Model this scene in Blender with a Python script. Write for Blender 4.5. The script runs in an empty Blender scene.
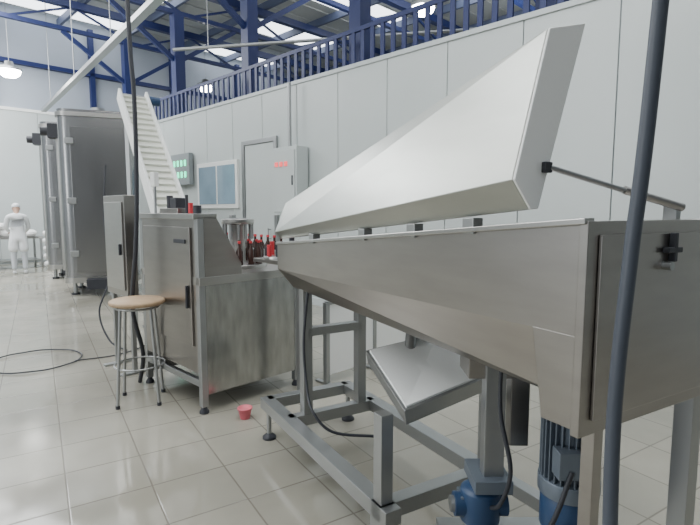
import bpy, bmesh, math, random
from mathutils import Matrix, Vector
random.seed(4)
S=bpy.context.scene
# ---------------- materials ----------------
def mat(name,col,rough=.5,metal=0,nscale=0,namt=0,bump=0,stretch=(1,1,1),emit=0,spec=None,trans=0):
    m=bpy.data.materials.new(name); m.use_nodes=True
    nt=m.node_tree; b=nt.nodes['Principled BSDF']
    b.inputs['Base Color'].default_value=(*col,1); b.inputs['Roughness'].default_value=rough
    b.inputs['Metallic'].default_value=metal
    if trans: b.inputs['Transmission Weight'].default_value=trans
    if emit:
        b.inputs['Emission Color'].default_value=(*col,1); b.inputs['Emission Strength'].default_value=emit
    if nscale:
        tc=nt.nodes.new('ShaderNodeTexCoord'); mp=nt.nodes.new('ShaderNodeMapping'); n=nt.nodes.new('ShaderNodeTexNoise')
        mp.inputs['Scale'].default_value=stretch; n.inputs['Scale'].default_value=nscale; n.inputs['Detail'].default_value=5
        nt.links.new(tc.outputs['Object'],mp.inputs[0]); nt.links.new(mp.outputs[0],n.inputs['Vector'])
        r=nt.nodes.new('ShaderNodeValToRGB')
        r.color_ramp.elements[0].position=.3; r.color_ramp.elements[1].position=.7
        r.color_ramp.elements[0].color=(*[c*(1-namt) for c in col],1)
        r.color_ramp.elements[1].color=(*[min(1,c*(1+namt)) for c in col],1)
        nt.links.new(n.outputs['Fac'],r.inputs[0]); nt.links.new(r.outputs[0],b.inputs['Base Color'])
        if bump:
            bp=nt.nodes.new('ShaderNodeBump'); bp.inputs['Strength'].default_value=bump; bp.inputs['Distance'].default_value=.01
            nt.links.new(n.outputs['Fac'],bp.inputs['Height']); nt.links.new(bp.outputs[0],b.inputs['Normal'])
    return m
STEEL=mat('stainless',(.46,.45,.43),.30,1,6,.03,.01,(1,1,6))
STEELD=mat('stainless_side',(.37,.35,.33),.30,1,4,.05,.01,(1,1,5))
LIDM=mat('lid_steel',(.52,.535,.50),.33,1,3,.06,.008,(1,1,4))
TANKM=mat('tank_steel',(.33,.33,.33),.25,1,3,.08,.02,(1,1,.3))
FRAME=mat('frame_steel',(.38,.39,.39),.38,.85)
DARK=mat('dark_rubber',(.03,.032,.04),.5)
HOSE=mat('hose_grey',(.06,.07,.09),.45)
WHITE=mat('white_plastic',(.80,.81,.79),.4,0,4,.03)
CHUTE=mat('chute_liner',(.93,.94,.92),.5)
PANEL=mat('wall_panel',(.52,.56,.55),.33,0,.8,.035)
PANELD=mat('panel_joint',(.27,.30,.31),.6)
FARW=mat('far_panel',(.50,.54,.54),.4,0,.5,.06)
UPW=mat('upper_wall',(.36,.40,.46),.6,0,.5,.08)
REFLDARK=mat('dark_reflection_wall',(.22,.22,.23),.7,0,.5,.1)  # dark tone for the added wall that the steel reflects
BLUE=mat('blue_paint',(.008,.018,.095),.45)
BLUE2=mat('blue_motor',(.02,.055,.13),.4)
GREYM=mat('motor_grey',(.16,.19,.23),.4,.4)
ROOF=mat('roof_sheet',(.44,.46,.45),.6,0,.4,.1)
PURL=mat('purlin',(.08,.10,.17),.55)
WOOD=mat('stool_wood',(.44,.31,.19),.5,0,8,.15,.05,(1,8,1))
RED=mat('red_plastic',(.55,.04,.05),.4)
PINK=mat('pink_plastic',(.70,.16,.20),.5)
BROWN=mat('bottle_glass',(.05,.025,.02),.12)
GLASSB=mat('window_pane',(.24,.34,.42),.08,.0,1.5,.15)
LAMP=mat('lamp_glow',(1,1,.95),.5,emit=45)
SKY=mat('skylight_sheet',(.9,.95,1),.5,emit=4)
GREEN=mat('green_led',(.03,.8,.4),.4,emit=4)
REDL=mat('red_led',(.9,.1,.1),.4,emit=1.2)
SKIN=mat('skin',(.5,.32,.24),.5)
CLOTH=mat('white_coat',(.74,.76,.78),.8,0,5,.05)
TROU=mat('trouser_cloth',(.55,.58,.62),.8)
SACK=mat('white_sack',(.82,.82,.81),.7,0,6,.06,.4)
DIAG=mat('milled_sheet',(.40,.40,.385),.25,1,5,.18,.03,(1,5,1)); DIAG.node_tree.nodes['Mapping'].inputs['Rotation'].default_value=(.6,.7,.2)
BELT=mat('ribbed_belt',(.74,.75,.68),.5)
FL=bpy.data.materials.new('floor_tiles'); FL.use_nodes=True
nt=FL.node_tree; b=nt.nodes['Principled BSDF']
tc=nt.nodes.new('ShaderNodeTexCoord'); mp=nt.nodes.new('ShaderNodeMapping'); mp.inputs['Rotation'].default_value=(0,0,math.radians(-32))
br=nt.nodes.new('ShaderNodeTexBrick'); br.offset=0; br.inputs['Scale'].default_value=1
br.inputs['Brick Width'].default_value=.4; br.inputs['Row Height'].default_value=.4
br.inputs['Mortar Size'].default_value=.007; br.inputs['Mortar Smooth'].default_value=.8
br.inputs['Color1'].default_value=(.375,.355,.295,1); br.inputs['Color2'].default_value=(.34,.325,.27,1); br.inputs['Mortar'].default_value=(.21,.19,.155,1)
ns=nt.nodes.new('ShaderNodeTexNoise'); ns.inputs['Scale'].default_value=.9; ns.inputs['Detail'].default_value=6
cr=nt.nodes.new('ShaderNodeMapRange'); cr.inputs[1].default_value=.35; cr.inputs[2].default_value=.65; cr.inputs[3].default_value=.78; cr.inputs[4].default_value=1.06
mx=nt.nodes.new('ShaderNodeMix'); mx.data_type='RGBA'; mx.blend_type='MULTIPLY'; mx.inputs[0].default_value=1
nt.links.new(tc.outputs['Object'],mp.inputs[0]); nt.links.new(mp.outputs[0],br.inputs['Vector']); nt.links.new(tc.outputs['Object'],ns.inputs['Vector'])
nt.links.new(ns.outputs['Fac'],cr.inputs[0])
nt.links.new(br.outputs['Color'],mx.inputs[6]); nt.links.new(cr.outputs[0],mx.inputs[7]); nt.links.new(mx.outputs[2],b.inputs['Base Color'])
rr=nt.nodes.new('ShaderNodeMapRange'); rr.inputs[1].default_value=.4; rr.inputs[2].default_value=.6; rr.inputs[3].default_value=.08; rr.inputs[4].default_value=.27
nt.links.new(ns.outputs['Fac'],rr.inputs[0]); nt.links.new(rr.outputs[0],b.inputs['Roughness'])
bp=nt.nodes.new('ShaderNodeBump'); bp.inputs['Strength'].default_value=.25; bp.inputs['Distance'].default_value=.003; bp.invert=True
nt.links.new(br.outputs['Fac'],bp.inputs['Height']); nt.links.new(bp.outputs[0],b.inputs['Normal'])

# ---------------- builder ----------------
def F(x,y,deg,z=0): return Matrix.Translation((x,y,z))@Matrix.Rotation(math.radians(deg),4,'Z')
class B:
    def __init__(s,name,M=None):
        s.name=name; s.bm=bmesh.new(); s.mats=[]; s.M=M or Matrix()
    def mi(s,m):
        if m not in s.mats: s.mats.append(m)
        return s.mats.index(m)
    def faces(s,pts,fs,m,smooth=False,L=None):
        T=s.M@L if L else s.M
        vs=[s.bm.verts.new(T@Vector(p)) for p in pts]; i=s.mi(m)
        for f in fs:
            try:
                fc=s.bm.faces.new([vs[k] for k in f]); fc.material_index=i; fc.smooth=smooth
            except ValueError: pass
    def box(s,c,d,m,L=None):
        x,y,z=c; a,b_,h=d[0]/2,d[1]/2,d[2]/2
        p=[(x-a,y-b_,z-h),(x+a,y-b_,z-h),(x+a,y+b_,z-h),(x-a,y+b_,z-h),(x-a,y-b_,z+h),(x+a,y-b_,z+h),(x+a,y+b_,z+h),(x-a,y+b_,z+h)]
        s.faces(p,[(0,3,2,1),(4,5,6,7),(0,1,5,4),(1,2,6,5),(2,3,7,6),(3,0,4,7)],m,L=L)
    def bb(s,lo,hi,m): s.box([(a+b_)/2 for a,b_ in zip(lo,hi)],[abs(b_-a) for a,b_ in zip(lo,hi)],m)
    def beam(s,p,q,w,h,m):
        p,q=Vector(p),Vector(q); d=q-p; l=d.length; z=d.normalized()
        up=Vector((0,0,1)) if abs(z.z)<.95 else Vector((1,0,0))
        x=up.cross(z).normalized(); y=z.cross(x)
        L=Matrix((x,y,z)).transposed().to_4x4(); L.translation=p
        s.box((0,0,l/2),(w,h,l),m,L=L)
    def lathe(s,prof,m,L=None,n=24,cap=True):
        pts=[];k=len(prof)
        for r,z in prof:
            for i in range(n):
                a=2*math.pi*i/n; pts.append((r*math.cos(a),r*math.sin(a),z))
        fs=[(j*n+i,j*n+(i+1)%n,(j+1)*n+(i+1)%n,(j+1)*n+i) for j in range(k-1) for i in range(n)]
        s.faces(pts,fs,m,True,L)
        if cap:
            for j in (0,k-1):
                r,z=prof[j]
                if r>1e-4: s.faces([(r*math.cos(2*math.pi*i/n),r*math.sin(2*math.pi*i/n),z) for i in range(n)],[tuple(range(n)) if j else tuple(reversed(range(n)))],m,False,L)
    def rbox(s,x0,y0,x1,y1,z0,z1,r,m,n=8,inset=0):
        pts=[]
        for cx,cy,a0 in ((x1-r,y1-r,0),(x0+r,y1-r,90),(x0+r,y0+r,180),(x1-r,y0+r,270)):
            for i in range(n+1):
                a=math.radians(a0+90*i/n); pts.append((cx+r*math.cos(a),cy+r*math.sin(a)))
        N=len(pts)
        s.faces([(x,y,z0) for x,y in pts]+[(x,y,z1) for x,y in pts],[(i,(i+1)%N,N+(i+1)%N,N+i) for i in range(N)],m,True)
        s.faces([(x,y,z1) for x,y in pts],[tuple(range(N))],m); s.faces([(x,y,z0) for x,y in pts],[tuple(reversed(range(N)))],m)
    def tube(s,p,q,r,m,n=12):
        p,q=Vector(p),Vector(q); d=q-p
        L=Matrix.Translation(p)@d.to_track_quat('Z','Y').to_matrix().to_4x4()
        s.lathe([(r,0),(r,d.length)],m,L,n)
    def path(s,P,r,m,n=10,sub=8,closed=False):
        P=[Vector(p) for p in P]; Q=[]
        N=len(P)
        for i in range(N if closed else N-1):
            a=P[(i-1)%N] if (closed or i>0) else P[0]; b_=P[i]; c=P[(i+1)%N]; d=P[(i+2)%N] if (closed or i+2<N) else P[-1]
            for k in range(sub):
                t=k/sub
                Q.append(.5*((2*b_)+(c-a)*t+(2*a-5*b_+4*c-d)*t*t+(3*b_-a-3*c+d)*t**3))
        if not closed: Q.append(P[-1])
        pts=[];K=len(Q)
        ref=Vector((.31,.52,.8))
        for i in range(K):
            d=(Q[(i+1)%K]-Q[i-1]) if (closed or 0<i<K-1) else (Q[1]-Q[0] if i==0 else Q[-1]-Q[-2])
            d.normalize(); x=ref.cross(d).normalized(); y=d.cross(x)
            for j in range(n):
                a=2*math.pi*j/n; pts.append(Q[i]+r*(math.cos(a)*x+math.sin(a)*y))
        fs=[(i*n+j,i*n+(j+1)%n,((i+1)%K)*n+(j+1)%n,((i+1)%K)*n+j) for i in range(K if closed else K-1) for j in range(n)]
        s.faces(pts,fs,m,True)
    def loft(s,secA,secB,xa,xb,m,caps=True):
        n=len(secA)
        pts=[(xa,*p) for p in secA]+[(xb,*p) for p in secB]
        fs=[(i,(i+1)%n,n+(i+1)%n,n+i) for i in range(n)]
        if caps: fs+=[tuple(reversed(range(n))),tuple(range(n,2*n))]
        s.faces(pts,fs,m)
    def done(s,bevel=.004,parent=None):
        bmesh.ops.recalc_face_normals(s.bm,faces=s.bm.faces)
        co=[v.co for v in s.bm.verts]
        c=Vector(((min(v.x for v in co)+max(v.x for v in co))/2,(min(v.y for v in co)+max(v.y for v in co))/2,min(v.z for v in co)))
        for v in s.bm.verts: v.co-=c
        me=bpy.data.meshes.new(s.name); s.bm.to_mesh(me); s.bm.free()
        for m in s.mats: me.materials.append(m)
        o=bpy.data.objects.new(s.name,me); S.collection.objects.link(o); o.location=c
        if bevel:
            md=o.modifiers.new('bevel','BEVEL'); md.width=bevel; md.segments=2; md.limit_method='ANGLE'; md.angle_limit=math.radians(50)
        if parent: o.parent=parent
        return o

# ---------------- shell ----------------
o=B('floor'); o.bb((-32,-12,-.1),(25,34,0),FL); o.done(0)
W=F(3.675,3.675,-45)     # x along wall (toward camera right), y behind
w=B('wall_right',W)
w.bb((-16.8,.02,0),(7,.09,3.49),PANELD)
s0=-5.45
k=-12
while s0+k*.95<6.5:
    a=s0+k*.95; w.bb((a+.006,0,.1),(a+.944,.1,3.5),PANEL); k+=1
w.done(.003)
t=B('trim_1',W); t.bb((-16.8,-.02,3.5),(7,.12,3.56),FARW); t.bb((-16.8,-.025,0),(7,-.001,.12),FARW); t.done()
w=B('window_1',W)
w.bb((-9.6,-.05,1.55),(-8.1,-.002,2.45),WHITE); w.bb((-9.52,-.06,1.63),(-8.86,-.03,2.37),GLASSB); w.bb((-8.8,-.06,1.63),(-8.18,-.03,2.37),GLASSB); w.done()
w=B('door_1',W)
w.bb((-7.95,-.05,0),(-7.87,-.002,2.75),FRAME); w.bb((-6.98,-.05,0),(-6.9,-.002,2.75),FRAME); w.bb((-7.87,-.05,2.67),(-6.98,-.002,2.75),FRAME)
w.bb((-7.86,-.03,.02),(-6.99,-.002,2.66),PANEL); w.tube((-7.1,-.09,1.0),(-7.1,-.09,1.2),.012,FRAME); w.tube((-7.1,-.09,1.02),(-7.1,-.02,1.02),.008,FRAME); w.tube((-7.1,-.09,1.18),(-7.1,-.02,1.18),.008,FRAME); w.done()
FW=F(-9.8,14.0,45)
w=B('wall_back',FW)
w.bb((-12,0.02,0),(22,.1,4.28),PANELD)
for i in range(-11,20): w.bb((i*1.1+.006,0,.05),(i*1.1+1.094,.12,4.3),FARW)
w.bb((-12,.15,4.3),(22,.25,7.2),UPW); w.bb((-12,-.02,4.3),(22,.14,4.38),WHITE)
for i in range(-4,8): w.bb((i*2.6,-.0,4.4),(i*2.6+.14,.15,7.0),BLUE)
w.bb((-12,.0,5.6),(22,.15,5.72),BLUE)
w.done(0)
w=B('wall_rear',F(10,10,-45)); w.bb((-26,0,0),(14,.2,7.2),UPW); w.done(0)
w=B('added_reflection_wall',F(3.675+7*.707,3.675-7*.707,-135)); w.bb((0,0,0),(14,.2,7.2),REFLDARK); w.done(0)  # unseen wall added behind the camera to give the steel dark reflections
# roof
r=B('ceiling',W)
r.bb((-30,-16,7.2),(16,10,7.25),ROOF)
for i in range(60): r.bb((-30+i*.75,-16,7.17),(-29.93+i*.75,10,7.2),ROOF)
for x in (-19.5,-16.2,-13.3,-10.2,-7.3,-4.2,-1.3,1.9,4.7):
    for y in (-9,-2,4): r.bb((x-.5,y,7.14),(x+.5,y+3.3,7.165),SKY)
r.done(0)
p=B('roof_purlins',W)
for i in range(13):
    y=-13+i*1.8; p.bb((-25,y-.04,6.9),(8,y+.04,7.1),PURL)
p.done(0)
for s_ in (-17.6,-14.6,-11.6,-8.6,-5.6,-2.6,.4):
    T=B('roof_truss',W)
    T.bb((s_-.09,-14,6.68),(s_+.09,9.9,6.86),BLUE); T.bb((s_-.06,-14,6.08),(s_+.06,9.9,6.18),BLUE)
    y=-13.5; u=0
    while y<9:
        T.beam((s_,y,6.1 if u else 6.72),(s_,y+1.6,6.72 if u else 6.1),.05,.05,BLUE); y+=1.6; u=1-u
    T.bb((s_-.12,.5,0),(s_+.12,.74,6.1),BLUE)
    T.beam((s_,.6,5.0),(s_,-1.0,6.08),.08,.1,BLUE); T.beam((s_,.6,5.0),(s_,2.2,6.08),.08,.1,BLUE)
    T.done(0)
f=B('blue_railing',W)
f.bb((-14.5,.2,3.5),(3,.24,3.62),BLUE); f.bb((-14.5,.2,4.08),(3,.24,4.14),BLUE)
x=-14.5
while x<3: f.bb((x,.205,3.6),(x+.07,.235,4.1),BLUE); x+=.19
x=-14.5
while x<3.1: f.bb((x,.12,3.4),(x+.04,.24,3.6),BLUE); x+=2.5
f.done(0)
c=B('ceiling_conduit')
c.beam((-1,5.05,4.3),(-8.6,14.4,4.3),.12,.08,FRAME)
for t_ in (.15,.4,.65,.9):
    x=-1-7.6*t_; y=5.05+9.35*t_; c.tube((x,y,4.3),(x,y,6.9),.008,FRAME)
c.path([(-1,5.05,4.33),(-1.05,4.9,4.8),(-1,5,6.9)],.02,DARK)
c.done(0)
c=B('hanging_pipe'); c.tube((-3.2,9.4,4.4),(3.2,9.2,4.75),.03,FRAME); 
for t_ in (.1,.5,.9): c.tube((-3.2+6.4*t_,9.4-.2*t_,4.4+.35*t_),(-3.2+6.4*t_,9.4-.2*t_,7.15),.008,FRAME)
c.done(0)
for (x,y,z) in ((-8.5,12.9,5.0),(-4.65,16.6,5.5),(1.62,11.6,6.0),(-7.0,5.5,5.6),(-1.5,1.5,5.6)):
    l=B('high_bay_lamp',F(x,y,0,z)); l.lathe([(.27,-.02),(.27,.05),(.12,.09),(.09,.2),(0.0,.21)],FRAME); l.lathe([(0,-.2),(.15,-.17),(.23,-.1),(.26,0)],LAMP,cap=False); l.tube((0,0,.2),(0,0,7.1-z),.006,FRAME); l.done(0)

# ---------------- feeder machine ----------------
FM=F(-.43,3.0,-60)
m=B('bottle_feeding_hopper',FM)
def trough(t,fz,bz,wd=.75,i=.1):
    return [(0,t),(0,fz),(i,bz),(wd-i,bz),(wd,fz),(wd,t),(wd-.03,t),(wd-.03,fz),(wd-i-.02,bz+.03),(i+.02,bz+.03),(.03,fz),(.03,t)]
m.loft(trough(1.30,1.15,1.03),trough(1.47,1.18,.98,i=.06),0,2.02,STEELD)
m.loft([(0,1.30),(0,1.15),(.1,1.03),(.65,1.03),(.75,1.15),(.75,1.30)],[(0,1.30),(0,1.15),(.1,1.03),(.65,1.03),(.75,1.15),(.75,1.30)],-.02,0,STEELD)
a_=[(1.88,-.001,1.18),(2.03,-.001,1.18),(2.03,-.001,.93),(1.92,-.001,.93)]
b2=[(x,.75-y,z) for x,y,z in a_]
m.faces(a_+b2,[(0,1,2,3),(4,7,6,5),(0,3,7,4),(3,2,6,7),(1,5,6,2),(0,4,5,1)],STEELD)
m.bb((2.02,-.012,.92),(2.045,.76,1.475),STEELD)
m.bb((2.046,.03,.96),(2.056,.72,1.44),STEELD)
m.beam((.0,.0,1.305),(2.04,0,1.475),.04,.016,STEEL); m.beam((0,.75,1.305),(2.04,.75,1.475),.04,.016,STEEL)
m.bb((2.056,.33,1.36),(2.075,.345,1.44),DARK); m.bb((2.056,.30,1.385),(2.075,.37,1.40),DARK); m.tube((2.05,.31,1.35),(2.08,.31,1.35),.012,FRAME)
A=[(0.005,1.335),(-.03,1.375),(.04,1.545),(.10,1.555),(.05,1.335)]
Bn=[(0.0,1.505),(-.067,1.583),(.05,1.994),(.20,2.033),(.03,1.505)]
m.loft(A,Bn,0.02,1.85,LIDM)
m.loft([(y,z) for y,z in Bn],[(y,z) for y,z in Bn],1.851,1.86,CHUTE)
for x in (.45,.95,1.3,1.6):
    z=1.305+.083*x; m.bb((x,-.012,z-.01),(x+.05,.03,z+.04),FRAME)
m.tube((1.87,.06,1.62),(2.0,.42,1.52),.008,FRAME); m.tube((1.95,.28,1.56),(2.02,.46,1.51),.012,STEEL)
m.bb((1.86,.035,1.605),(1.875,.065,1.635),DARK); m.bb((1.97,.45,1.46),(2.01,.475,1.52),FRAME)
for y in (0.0,.60): 
    m.bb((-.26,y-.04,.2),(1.22,y+.04,.27),FRAME)
for x in (-.23,1.14): m.bb((x-.035,0,.2),(x+.035,.6,.27),FRAME)
for x,y,zt in ((.12,.12,1.05),(.12,.50,1.05),(1.14,0,.66),(1.14,.6,.72)):
    m.bb((x-.03,y-.03,.27),(x+.03,y+.03,zt),FRAME)
m.bb((.09,.12,.75),(.15,.5,.8),FRAME); m.bb((.09,.0,.2),(.15,.6,.27),FRAME)
for x,y in ((-.21,0),(-.21,.6),(1.14,0),(1.14,.6)):
    m.tube((x,y,.03),(x,y,.2),.016,FRAME); m.lathe([(.045,0),(.045,.015),(.02,.035)],DARK,Matrix.Translation((x,y,0)))
m.bb((1.1,-.04,.0+.08),(1.18,.04,.27),FRAME)
x,y=1.98,.66
m.bb((x-.03,y-.03,.06),(x+.03,y+.03,.93),FRAME); m.lathe([(.045,0),(.045,.02),(.02,.06)],DARK,Matrix.Translation((x,y,0)))
x,y=1.99,.13
m.bb((x-.02,y-.02,.06),(x+.02,y+.02,.93),STEELD); m.lathe([(.045,0),(.045,.02),(.02,.06)],DARK,Matrix.Translation((x,y,0)))
m.bb((1.97,.1,.3),(2.0,.68,.36),FRAME)
m.bb((1.14,.6,.2),(1.98,.66,.26),FRAME)
m.M=Matrix()
top=[(.23,2.03,.66),(.64,2.25,.735),(.50,2.75,.82),(.08,2.5,.79)]
bot=[(x+.01,y+.02,z-.07) for x,y,z in top]
m.faces(top+bot,[(0,1,2,3),(7,6,5,4),(0,4,5,1),(1,5,6,2),(2,6,7,3),(3,7,4,0)],FRAME)
c0=Vector((.3625,2.3825,.7513)); ins=[tuple(c0+(Vector(p)-c0)*.93+Vector((0,0,.008))) for p in top]
m.faces(ins+[(x,y,z-.02) for x,y,z in ins],[(0,1,2,3),(7,6,5,4),(0,4,5,1),(1,5,6,2),(2,6,7,3),(3,7,4,0)],CHUTE)
m.beam((.5,2.6,.75),(.62,2.5,1.05),.05,.05,DARK); m.tube((.3,2.5,.7),(.36,2.75,1.03),.03,FRAME)
m.bb((.32,2.66,.82),(.42,2.74,.92),DARK)
m.bb((.50,1.78,.50),(.575,1.84,1.03),FRAME); m.bb((.60,1.80,.62),(.67,1.86,1.03),STEELD); m.bb((.44,1.8,.88),(.72,1.95,1.03),STEELD)
m.bb((.46,1.74,.46),(.60,1.92,.51),GREYM)
m.lathe([(.05,.0),(.075,.0),(.075,.12),(.05,.14),(0,.14)],BLUE2,F(.50,1.82,0,.32)); m.bb((.42,1.79,.34),(.56,1.87,.42),GREYM)
m.tube((.40,1.82,.38),(.60,1.82,.38),.045,BLUE2,20); m.tube((.385,1.82,.38),(.41,1.82,.38),.03,FRAME)
Mx=F(.745,1.62,0,.13)
m.lathe([(.075,.46),(.075,.70),(.06,.73),(.02,.74)],GREYM,Mx)
for i in range(28):
    a=2*math.pi*i/28; L=Mx@Matrix.Rotation(a,4,'Z'); m.box((.085,0,.58),(.022,.005,.21),GREYM,L=L)
m.lathe([(.098,.42),(.1,.44),(.1,.475),(.08,.48)],GREYM,Mx); m.lathe([(.0,.24),(.06,.25),(.09,.30),(.09,.42),(.08,.43)],BLUE2,Mx)
m.bb((.66,1.50,.65),(.74,1.56,.74),GREYM); m.bb((.69,1.6,.82),(.77,1.68,1.03),STEELD)
m.bb((.35,1.66,.22),(.95,1.92,.26),FRAME); m.tube((.735,1.68,.26),(.735,1.68,.39),.03,GREYM)
m.path([(.55,1.76,1.02),(.53,1.70,.8),(.56,1.66,.6),(.54,1.7,.45),(.52,1.76,.4)],.008,DARK)
m.path([(.7,1.5,.68),(.64,1.5,.5),(.6,1.6,.35),(.58,1.7,.26)],.008,DARK)
for x,y in ((.42,1.7),(.9,1.7)):
    m.tube((x-.015,y,.055),(x+.015,y,.055),.05,DARK,18); m.bb((x-.03,y-.03,.1),(x+.03,y+.03,.22),FRAME); m.bb((x-.026,y-.01,.05),(x-.018,y+.01,.12),FRAME)
m.M=FM; m.path([(.2,.1,1.05),(.22,.06,.75),(.3,.04,.5),(.42,.02,.4),(.5,.1,.3),(.6,.3,.27)],.008,DARK)
m.done(.004)

# white guard panel standing on the floor behind the feeder frame
m=B('white_guard_panel',F(-.18,4.22,45))
m.bb((0,0,.08),(1.15,.025,.70),CHUTE)
for x in (-.02,.58,1.15): m.bb((x-.02,-.012,.0),(x+.02,.035,.72),FRAME); m.bb((x-.02,-.1,0),(x+.02,.14,.02),FRAME)
m.bb((-.02,-.012,.70),(1.17,.035,.73),FRAME); m.done(.003)

# ---------------- filling machine (box) ----------------
BM=F(-1.086,3.56,45)
def bottle(bld,x,y,z,h=.22,r=.03,cap=RED):
    bld.lathe([(0,0),(r,.0),(r,h*.55),(r*.4,h*.75),(r*.38,h*.92)],BROWN,Matrix.Translation((x,y,z)),14,False)
    bld.lathe([(r*.48,h*.9),(r*.48,h),(0,h)],cap,Matrix.Translation((x,y,z)),12)
m=B('bottle_filling_machine',BM)
for x,y,zt in ((.025,.025,1.46),(.025,.975,1.46),(.895,.025,1.0),(.895,.975,1.46)):
    m.bb((x-.025,y-.025,.05),(x+.025,y+.025,zt),FRAME); m.lathe([(.035,0),(.035,.015),(.015,.05)],DARK,Matrix.Translation((x,y,0)))
m.bb((0.002,.05,.30),(.02,.95,1.46),STEELD)
m.bb((-.012,.1,.50),(.002,.9,1.38),STEELD)
m.bb((-.02,.16,1.26),(-.01,.34,1.29),DARK); m.bb((-.03,.14,.78),(-.012,.16,.95),DARK)
m.bb((-.03,.0,1.44),(.16,1.0,1.48),STEEL)
m.faces([(.05,.0,1.46),(.15,0,1.46),(.36,0,1.1),(.36,0,1.0),(.05,0,1.0),(.05,.02,1.46),(.15,.02,1.46),(.36,.02,1.1),(.36,.02,1.0),(.05,.02,1.0)],
        [(0,1,2,3,4),(9,8,7,6,5),(0,5,6,1),(1,6,7,2),(2,7,8,3),(3,8,9,4),(4,9,5,0)],STEELD)
m.faces([(.15,.0,1.46),(.36,0,1.1),(.36,1,1.1),(.15,1,1.46),(.15,.0,1.44),(.36,0,1.08),(.36,1,1.08),(.15,1,1.44)],[(0,1,2,3),(7,6,5,4),(0,4,5,1),(2,6,7,3),(1,5,6,2),(0,3,7,4)],STEEL)
m.bb((.05,.0,.14),(.87,.018,.98),DIAG)
m.bb((.0,-.01,.96),(.93,1.0,1.02),STEEL)
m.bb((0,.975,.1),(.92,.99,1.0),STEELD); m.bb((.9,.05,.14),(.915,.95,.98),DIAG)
m.bb((0,.02,.2),(.04,.98,.25),FRAME)
m.lathe([(.24,1.02),(.24,1.05),(.06,1.06),(.06,1.38),(.14,1.39),(.14,1.43),(0,1.44)],STEEL,Matrix.Translation((.62,.45,0)),32)
for i in range(12):
    a=i*math.pi/6; bottle(m,.62+.19*math.cos(a),.45+.19*math.sin(a),1.05,.2,.028)
    m.tube((.62+.12*math.cos(a),.45+.12*math.sin(a),1.26),(.62+.12*math.cos(a),.45+.12*math.sin(a),1.4),.012,FRAME,8)
m.bb((.50,-.32,1.10),(.95,.05,1.13),STEEL); m.bb((.5,-.33,1.13),(.95,-.31,1.17),PINK); m.bb((.74,-.31,1.13),(.93,-.2,1.2),PINK)
m.lathe([(.13,1.13),(.13,1.15),(.02,1.16),(.02,1.26),(0,1.26)],STEEL,Matrix.Translation((.62,-.14,0)),24)
for i in range(8):
    a=i*math.pi/4; m.tube((.62+.1*math.cos(a),-.14+.1*math.sin(a),1.15),(.62+.1*math.cos(a),-.14+.1*math.sin(a),1.22+.02*(i%3)),.018,DARK if i%2 else RED,10)
m.tube((.74,-.14,1.13),(.74,-.14,1.33),.022,DARK); m.tube((.74,-.14,1.33),(.74,-.14,1.36),.014,RED)
m.bb((.7,-.28,.06),(.75,-.23,1.1),FRAME); m.lathe([(.035,0),(.035,.015),(.015,.06)],DARK,Matrix.Translation((.725,-.255,0)))
m.bb((.03,.35,1.48),(.13,.66,1.52),STEELD); m.bb((.04,.4,1.52),(.12,.5,1.60),DARK); m.tube((.08,.58,1.52),(.08,.58,1.62),.025,DARK); m.tube((.08,.53,1.52),(.08,.53,1.58),.02,RED)
m.tube((.08,.30,1.48),(.08,.30,1.62),.012,DARK); m.tube((.08,.24,1.48),(.08,.24,1.56),.018,RED); m.tube((.08,.14,1.48),(.08,.14,1.54),.03,DARK)
m.tube((.08,.85,1.48),(.08,.85,1.75),.012,FRAME); m.bb((.06,.81,1.70),(.1,.89,1.82),WHITE)
m.done(.003)

m=B('control_cabinet',F(-2.0,4.45,45))
m.bb((0,0,.72),(.1,.5,1.64),STEELD); m.bb((-.012,.04,.78),(0,.46,1.58),STEEL); m.bb((-.03,.08,1.1),(-.012,.1,1.2),DARK)
for y in (.04,.46): m.bb((.03,y-.02,.02),(.07,y+.02,.72),FRAME); m.bb((-.08,y-.03,0),(.18,y+.03,.02),FRAME)
m.done()
m=B('bottle_conveyor',F(-.75,5.1,45))
m.bb((0,0,.92),(.3,1.5,1.0),STEEL); m.bb((.0,0,1.0),(.02,1.5,1.1),FRAME); m.bb((.28,0,1.0),(.3,1.5,1.1),FRAME)
for y in (.1,1.4):
    for x in (.03,.27): m.bb((x-.02,y-.02,0),(x+.02,y+.02,.92),FRAME)
for i in range(11): bottle(m,.15,.12+i*.12,1.0,.24,.035)
m.done()
m=B('inclined_elevator_conveyor')
P0=Vector((-1.95,5.5,1.45)); P1=Vector((-2.85,6.75,3.0)); d=(P1-P0); L_=d.length; zx=d.normalized()
side=Vector((.80,.60,0)).normalized(); side=(side-side.dot(zx)*zx).normalized(); nrm=side.cross(zx).normalized()
if nrm.y>0: nrm=-nrm
Lm=Matrix((side,zx,nrm)).transposed().to_4x4(); Lm.translation=P0
m.M=Lm
m.bb((-.15,0,-.08),(.15,L_,0),BELT)
y=.03
while y<L_-.02: m.bb((-.145,y,0),(.145,y+.015,.035),BELT); y+=.11
m.bb((-.18,-.03,-.1),(-.15,L_+.03,.07),WHITE); m.bb((.15,-.03,-.1),(.18,L_+.03,.07),WHITE)
m.tube((-.15,0,-.04),(.15,0,-.04),.05,FRAME); m.tube((-.15,L_,-.04),(.15,L_,-.04),.05,FRAME); m.tube((.18,L_,-.04),(.34,L_,-.04),.06,BLUE2)
m.M=Matrix()
for t_ in (.1,.85):
    q=P0+d*t_
    for sx in (-.16,.16):
        m.beam((q.x+sx*.8,q.y+sx*.6+.05,0),(q.x+sx*.8,q.y+sx*.6+.05,q.z-.06),.05,.05,FRAME)
m.bb((-2.1,5.35,.95),(-1.75,5.7,1.4),STEEL)
m.done(.003)
m=B('round_stool',F(-1.66,3.85,15))
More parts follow.
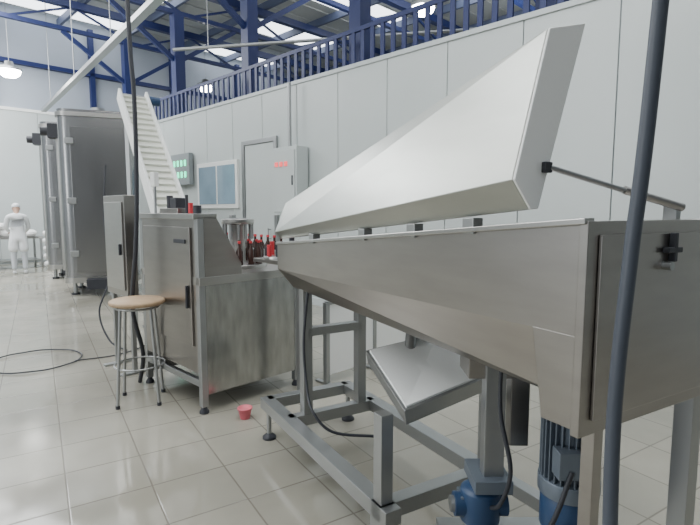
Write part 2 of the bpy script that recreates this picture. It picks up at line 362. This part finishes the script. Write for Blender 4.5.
m.lathe([(0,.775),(.19,.775),(.205,.785),(.205,.805),(.19,.815),(0,.815)],WOOD,None,32,False)
for i in range(4):
    a=math.pi/4+i*math.pi/2; c_,s_=math.cos(a),math.sin(a)
    m.tube((.15*c_,.15*s_,.775),(.21*c_,.21*s_,0.01),.012,FRAME); m.lathe([(.017,0),(.017,.025)],DARK,Matrix.Translation((.21*c_,.21*s_,0)),10)
m.path([(.185*math.cos(a*math.pi/6),.185*math.sin(a*math.pi/6),.3) for a in range(12)],.007,FRAME,8,3,True)
m.path([(.155*math.cos(a*math.pi/6),.155*math.sin(a*math.pi/6),.755) for a in range(12)],.009,FRAME,8,3,True)
m.done(0)
m=B('hanging_hose'); m.path([(.70,1.10,6.9),(.68,1.1,2.6),(.652,1.10,1.94),(.635,1.1,1.6),(.62,1.10,1.40),(.592,1.08,1.01),(.58,1.02,.5),(.60,.98,.04)],.016,HOSE,14); m.done(0)
m=B('hanging_cable'); m.path([(-1.72,4.05,6.9),(-1.72,4.05,3.2),(-1.70,4.05,2.4),(-1.71,4.05,1.7),(-1.74,4.05,1.2),(-1.80,4.08,.7),(-1.76,4.15,.3),(-1.84,4.25,.012)],.018,DARK); m.done(0)
m=B('wire_loop')
m.path([(-3.15+.42*math.cos(a*math.pi/8),4.87+.40*math.sin(a*math.pi/8),.012+.004*(a%2)) for a in range(16)],.007,DARK,8,4,True)
m.path([(-2.75,4.87,.012),(-2.4,5.1,.012),(-2.3,5.6,.012),(-2.7,6.4,.012)],.006,DARK); m.done(0)
m=B('power_cable'); m.path([(-2.7,5.6,2.0),(-2.72,5.55,1.4),(-2.66,5.5,.8),(-2.75,5.4,.4),(-2.6,5.3,.1),(-2.4,5.25,.01)],.01,DARK); m.done(0)

m=B('electrical_cabinet',W)
m.bb((-6.72,-.26,1.43),(-6.1,-.03,2.5),PANEL); m.bb((-6.68,-.275,1.48),(-6.14,-.26,2.45),PANEL)
for i in range(3): m.bb((-6.62+i*.12,-.29,2.2),(-6.55+i*.12,-.275,2.27),REDL)
m.bb((-6.2,-.29,1.9),(-6.18,-.27,2.05),DARK); m.tube((-6.4,-.15,2.5),(-6.4,-.15,3.5),.03,FRAME); m.done()
m=B('digital_display',W)
m.bb((-10.6,-.12,2.05),(-9.8,-.03,2.7),PANELD)
for i in range(4):
    for j in range(2): m.bb((-10.48+i*.16,-.13,2.20+j*.24),(-10.41+i*.16,-.12,2.32+j*.24),GREEN)
m.done()

def cabinet(x,y,w_,d_,h,deg):
    m=B('stainless_process_cabinet',F(x,y,deg))
    m.rbox(-w_/2,-d_/2,w_/2,d_/2,.22,h,.16,TANKM)
    m.rbox(-w_/2-.03,-d_/2-.03,w_/2+.03,d_/2+.03,h-.12,h-.05,.18,STEEL); m.rbox(-w_/2-.02,-d_/2-.02,w_/2+.02,d_/2+.02,.22,.32,.17,STEEL)
    m.bb((-w_/2+.2,-d_/2-.05,.4),(w_/2-.14,-d_/2+.02,h-.3),TANKM)
    for z in (.7,h/2,h-.6): m.bb((-w_/2+.12,-d_/2-.08,z),(-w_/2+.26,-d_/2-.03,z+.1),FRAME)
    m.tube((w_/2-.2,-d_/2-.1,1.2),(w_/2-.2,-d_/2-.1,1.7),.02,FRAME)
    for z in (1.22,1.68): m.tube((w_/2-.2,-d_/2-.1,z),(w_/2-.2,-d_/2-.03,z),.012,FRAME)
    m.tube((-w_/2-.06,0,.4),(-w_/2-.06,0,h-.2),.035,STEEL)
    m.bb((-w_/2-.2,-.15,h-.45),(-w_/2-.0,.1,h-.2),DARK); m.tube((-w_/2-.2,-.02,h-.33),(-w_/2-.32,-.02,h-.33),.08,DARK)
    m.bb((-w_/2-.01,-.3,.9),(-w_/2+.01,.3,2.3),STEELD)
    m.tube((0,.1,h),(0,.1,h+.15),.12,FRAME)
    for sx in (-1,1):
        for sy in (-1,1):
            m.tube((sx*w_*.38,sy*d_*.38,.03),(sx*w_*.38,sy*d_*.38,.25),.035,FRAME); m.lathe([(.07,0),(.07,.03)],DARK,Matrix.Translation((sx*w_*.38,sy*d_*.38,0)),16)
    m.bb((-.25,-d_/2-.2,.12),(.3,-d_/2,.3),DARK)
    m.done(.006)
cabinet(-4.68,9.5,1.22,1.15,3.25,22); cabinet(-6.3,11.6,1.15,1.1,3.4,22)

def sack(x,y,z,sx,sy,sz):
    prof=[(0,0),(.75,.05),(1,.4),(.95,.7),(.6,.95),(0,1)]
    m.lathe(prof,SACK,Matrix.Translation((x,y,z))@Matrix.Diagonal((sx,sy,sz,1)),20,False)
m=B('packing_table',F(-9.1,12.8,45))
m.bb((-.5,-.4,.78),(1.0,.4,.83),STEEL)
for x in (-.45,.95):
    for y in (-.35,.35): m.bb((x-.025,y-.025,0),(x+.025,y+.025,.78),FRAME)
m.bb((-.45,-.35,.2),(.95,.35,.23),FRAME)
sack(-.2,0,.83,.24,.3,.2); sack(.3,.05,.83,.25,.28,.24); sack(.75,0,.83,.2,.28,.18); sack(.05,0,1.02,.24,.25,.18)
m.done()
m=B('sack_pile',F(-7.75,13.2,45))
for i in range(2):
    for k in range(5): sack(i*.55,.05*(k%2),k*.2,.32,.26,.24)
m.done(0)
m=B('red_scrap_bin',F(-.80,3.78,20)); m.lathe([(.035,0),(.05,.07),(.055,.07),(.055,.08),(.045,.08),(.032,.01),(0,.01)],PINK,Matrix.Translation((-.06,-.27,0)),20); m.done(0)

# ---- worker ----
emp=bpy.data.objects.new('factory_worker',None); S.collection.objects.link(emp); emp.location=(-7.9,11.9,0); emp.rotation_euler=(0,0,math.radians(35)); emp.empty_display_size=.2
def skin(name,V,E,R,m,root=0):
    me=bpy.data.meshes.new(name); me.from_pydata(V,E,[]); me.materials.append(m)
    o=bpy.data.objects.new(name,me); S.collection.objects.link(o); o.parent=emp
    o.modifiers.new('skin','SKIN')
    if not me.skin_vertices: 
        bm=bmesh.new(); bm.from_mesh(me); bm.verts.layers.skin.verify(); bm.to_mesh(me); bm.free()
    for i,r in enumerate(R):
        sv=me.skin_vertices[0].data[i]; sv.radius=(r,r) if not isinstance(r,tuple) else r; sv.use_root=(i==root)
    sb=o.modifiers.new('sub','SUBSURF'); sb.levels=2; sb.render_levels=2
    return o
V=[(0,0,.92),(0,.02,1.10),(0,.06,1.28),(0,.09,1.38),(0,.11,1.44),
   (.17,.08,1.36),(.23,.14,1.12),(.17,.34,1.0),(-.17,.08,1.36),(-.23,.14,1.12),(-.17,.34,1.0),
   (.09,0,.84),(.11,.0,.5),(-.09,0,.84),(-.11,0,.5)]
E=[(0,1),(1,2),(2,3),(3,4),(3,5),(5,6),(6,7),(3,8),(8,9),(9,10),(0,11),(11,12),(0,13),(13,14)]
R=[(.15,.11),(.14,.1),(.155,.11),(.12,.08),.055,.07,.055,.04,.07,.055,.04,.11,.12,.11,.12]
skin('coat',V,E,R,CLOTH)
for sx in (1,-1):
    skin('leg',[(sx*.1,0,.6),(sx*.11,.01,.46),(sx*.11,-.01,.1)],[(0,1),(1,2)],[.085,.07,.05],TROU)
    skin('shoe',[(sx*.11,-.04,.05),(sx*.11,.08,.04),(sx*.115,.16,.03)],[(0,1),(1,2)],[.045,.045,.028],CLOTH)
    V=[(sx*.17,.34,1.0),(sx*.16,.38,.985),(sx*.155,.42,.975)];E=[(0,1),(1,2)];R=[.026,.032,.03]
    for i,(dx,l) in enumerate(((-.028,.055),(-.01,.075),(.01,.07),(.028,.05))):
        n=len(V); V+= [(sx*.155+dx,.42+l*.6,.965),(sx*.155+dx,.42+l,.945)]; E+=[(2,n),(n,n+1)]; R+=[.009,.008]
    n=len(V); V+=[(sx*.125,.41,.965),(sx*.115,.44,.95)]; E+=[(1,n),(n,n+1)]; R+=[.011,.009]
    skin('hand',V,E,R,SKIN)
hd=B('head'); Lh=Matrix.Translation((0,.14,1.55))@Matrix.Rotation(math.radians(-22),4,'X')
hd.lathe([(0,-.12),(.045,-.115),(.065,-.07),(.078,0),(.076,.05),(.05,.1),(0,.118)],SKIN,Lh@Matrix.Diagonal((.95,1.12,1,1)),20,False)
hd.lathe([(.05,-.16),(.05,-.06)],SKIN,Lh@Matrix.Translation((0,-.03,0)),14)
hd.box((0,.095,-.012),(.02,.03,.035),SKIN,L=Lh); hd.box((0,.083,-.055),(.045,.01,.012),RED,L=Lh)
for sx in (-1,1): hd.box((sx*.03,.082,.015),(.022,.008,.01),DARK,L=Lh); hd.box((sx*.077,0,-.005),(.012,.03,.055),SKIN,L=Lh)
hd.lathe([(.087,.015),(.096,.04),(.09,.09),(.05,.128),(0,.135)],CLOTH,Lh@Matrix.Diagonal((.95,1.12,1,1)),20,False)
ho=hd.done(.004); ho.parent=emp

# ---------------- lights ----------------
wd=bpy.data.worlds.new('world'); S.world=wd; wd.use_nodes=True
bg=wd.node_tree.nodes['Background']; bg.inputs[0].default_value=(.84,.93,1,1); bg.inputs[1].default_value=.85
def area(x,y,z,sx,sy,e,tx,ty,tz,c=(.97,.99,1)):
    l=bpy.data.lights.new('area','AREA'); l.shape='RECTANGLE'; l.size=sx; l.size_y=sy; l.energy=e; l.color=c
    o=bpy.data.objects.new('area_light',l); S.collection.objects.link(o); o.location=(x,y,z)
    o.rotation_euler=(Vector((tx,ty,tz))-Vector((x,y,z))).to_track_quat('-Z','Y').to_euler()
area(-5,3,6.0,5,5,300,-4,4,0); area(-9,10,5.9,5,5,850,-8.5,11,0); area(.5,2.8,5.8,2.5,2.5,170,.6,2.8,0); area(3,10,5.4,6,3,420,3,10.1,8); area(-8,9,4.5,4,4,200,-7.5,9.5,8)
area(-8,-1,3.0,4,3,190,0,3,1.2)
# ---------------- camera ----------------
cd=bpy.data.cameras.new('cam'); cd.sensor_width=36; cd.lens=500/700*36; cd.clip_end=200
co=bpy.data.objects.new('camera',cd); S.collection.objects.link(co); co.location=(0,0,1.5); co.rotation_euler=(math.radians(90-5.9),0,0)
S.camera=co
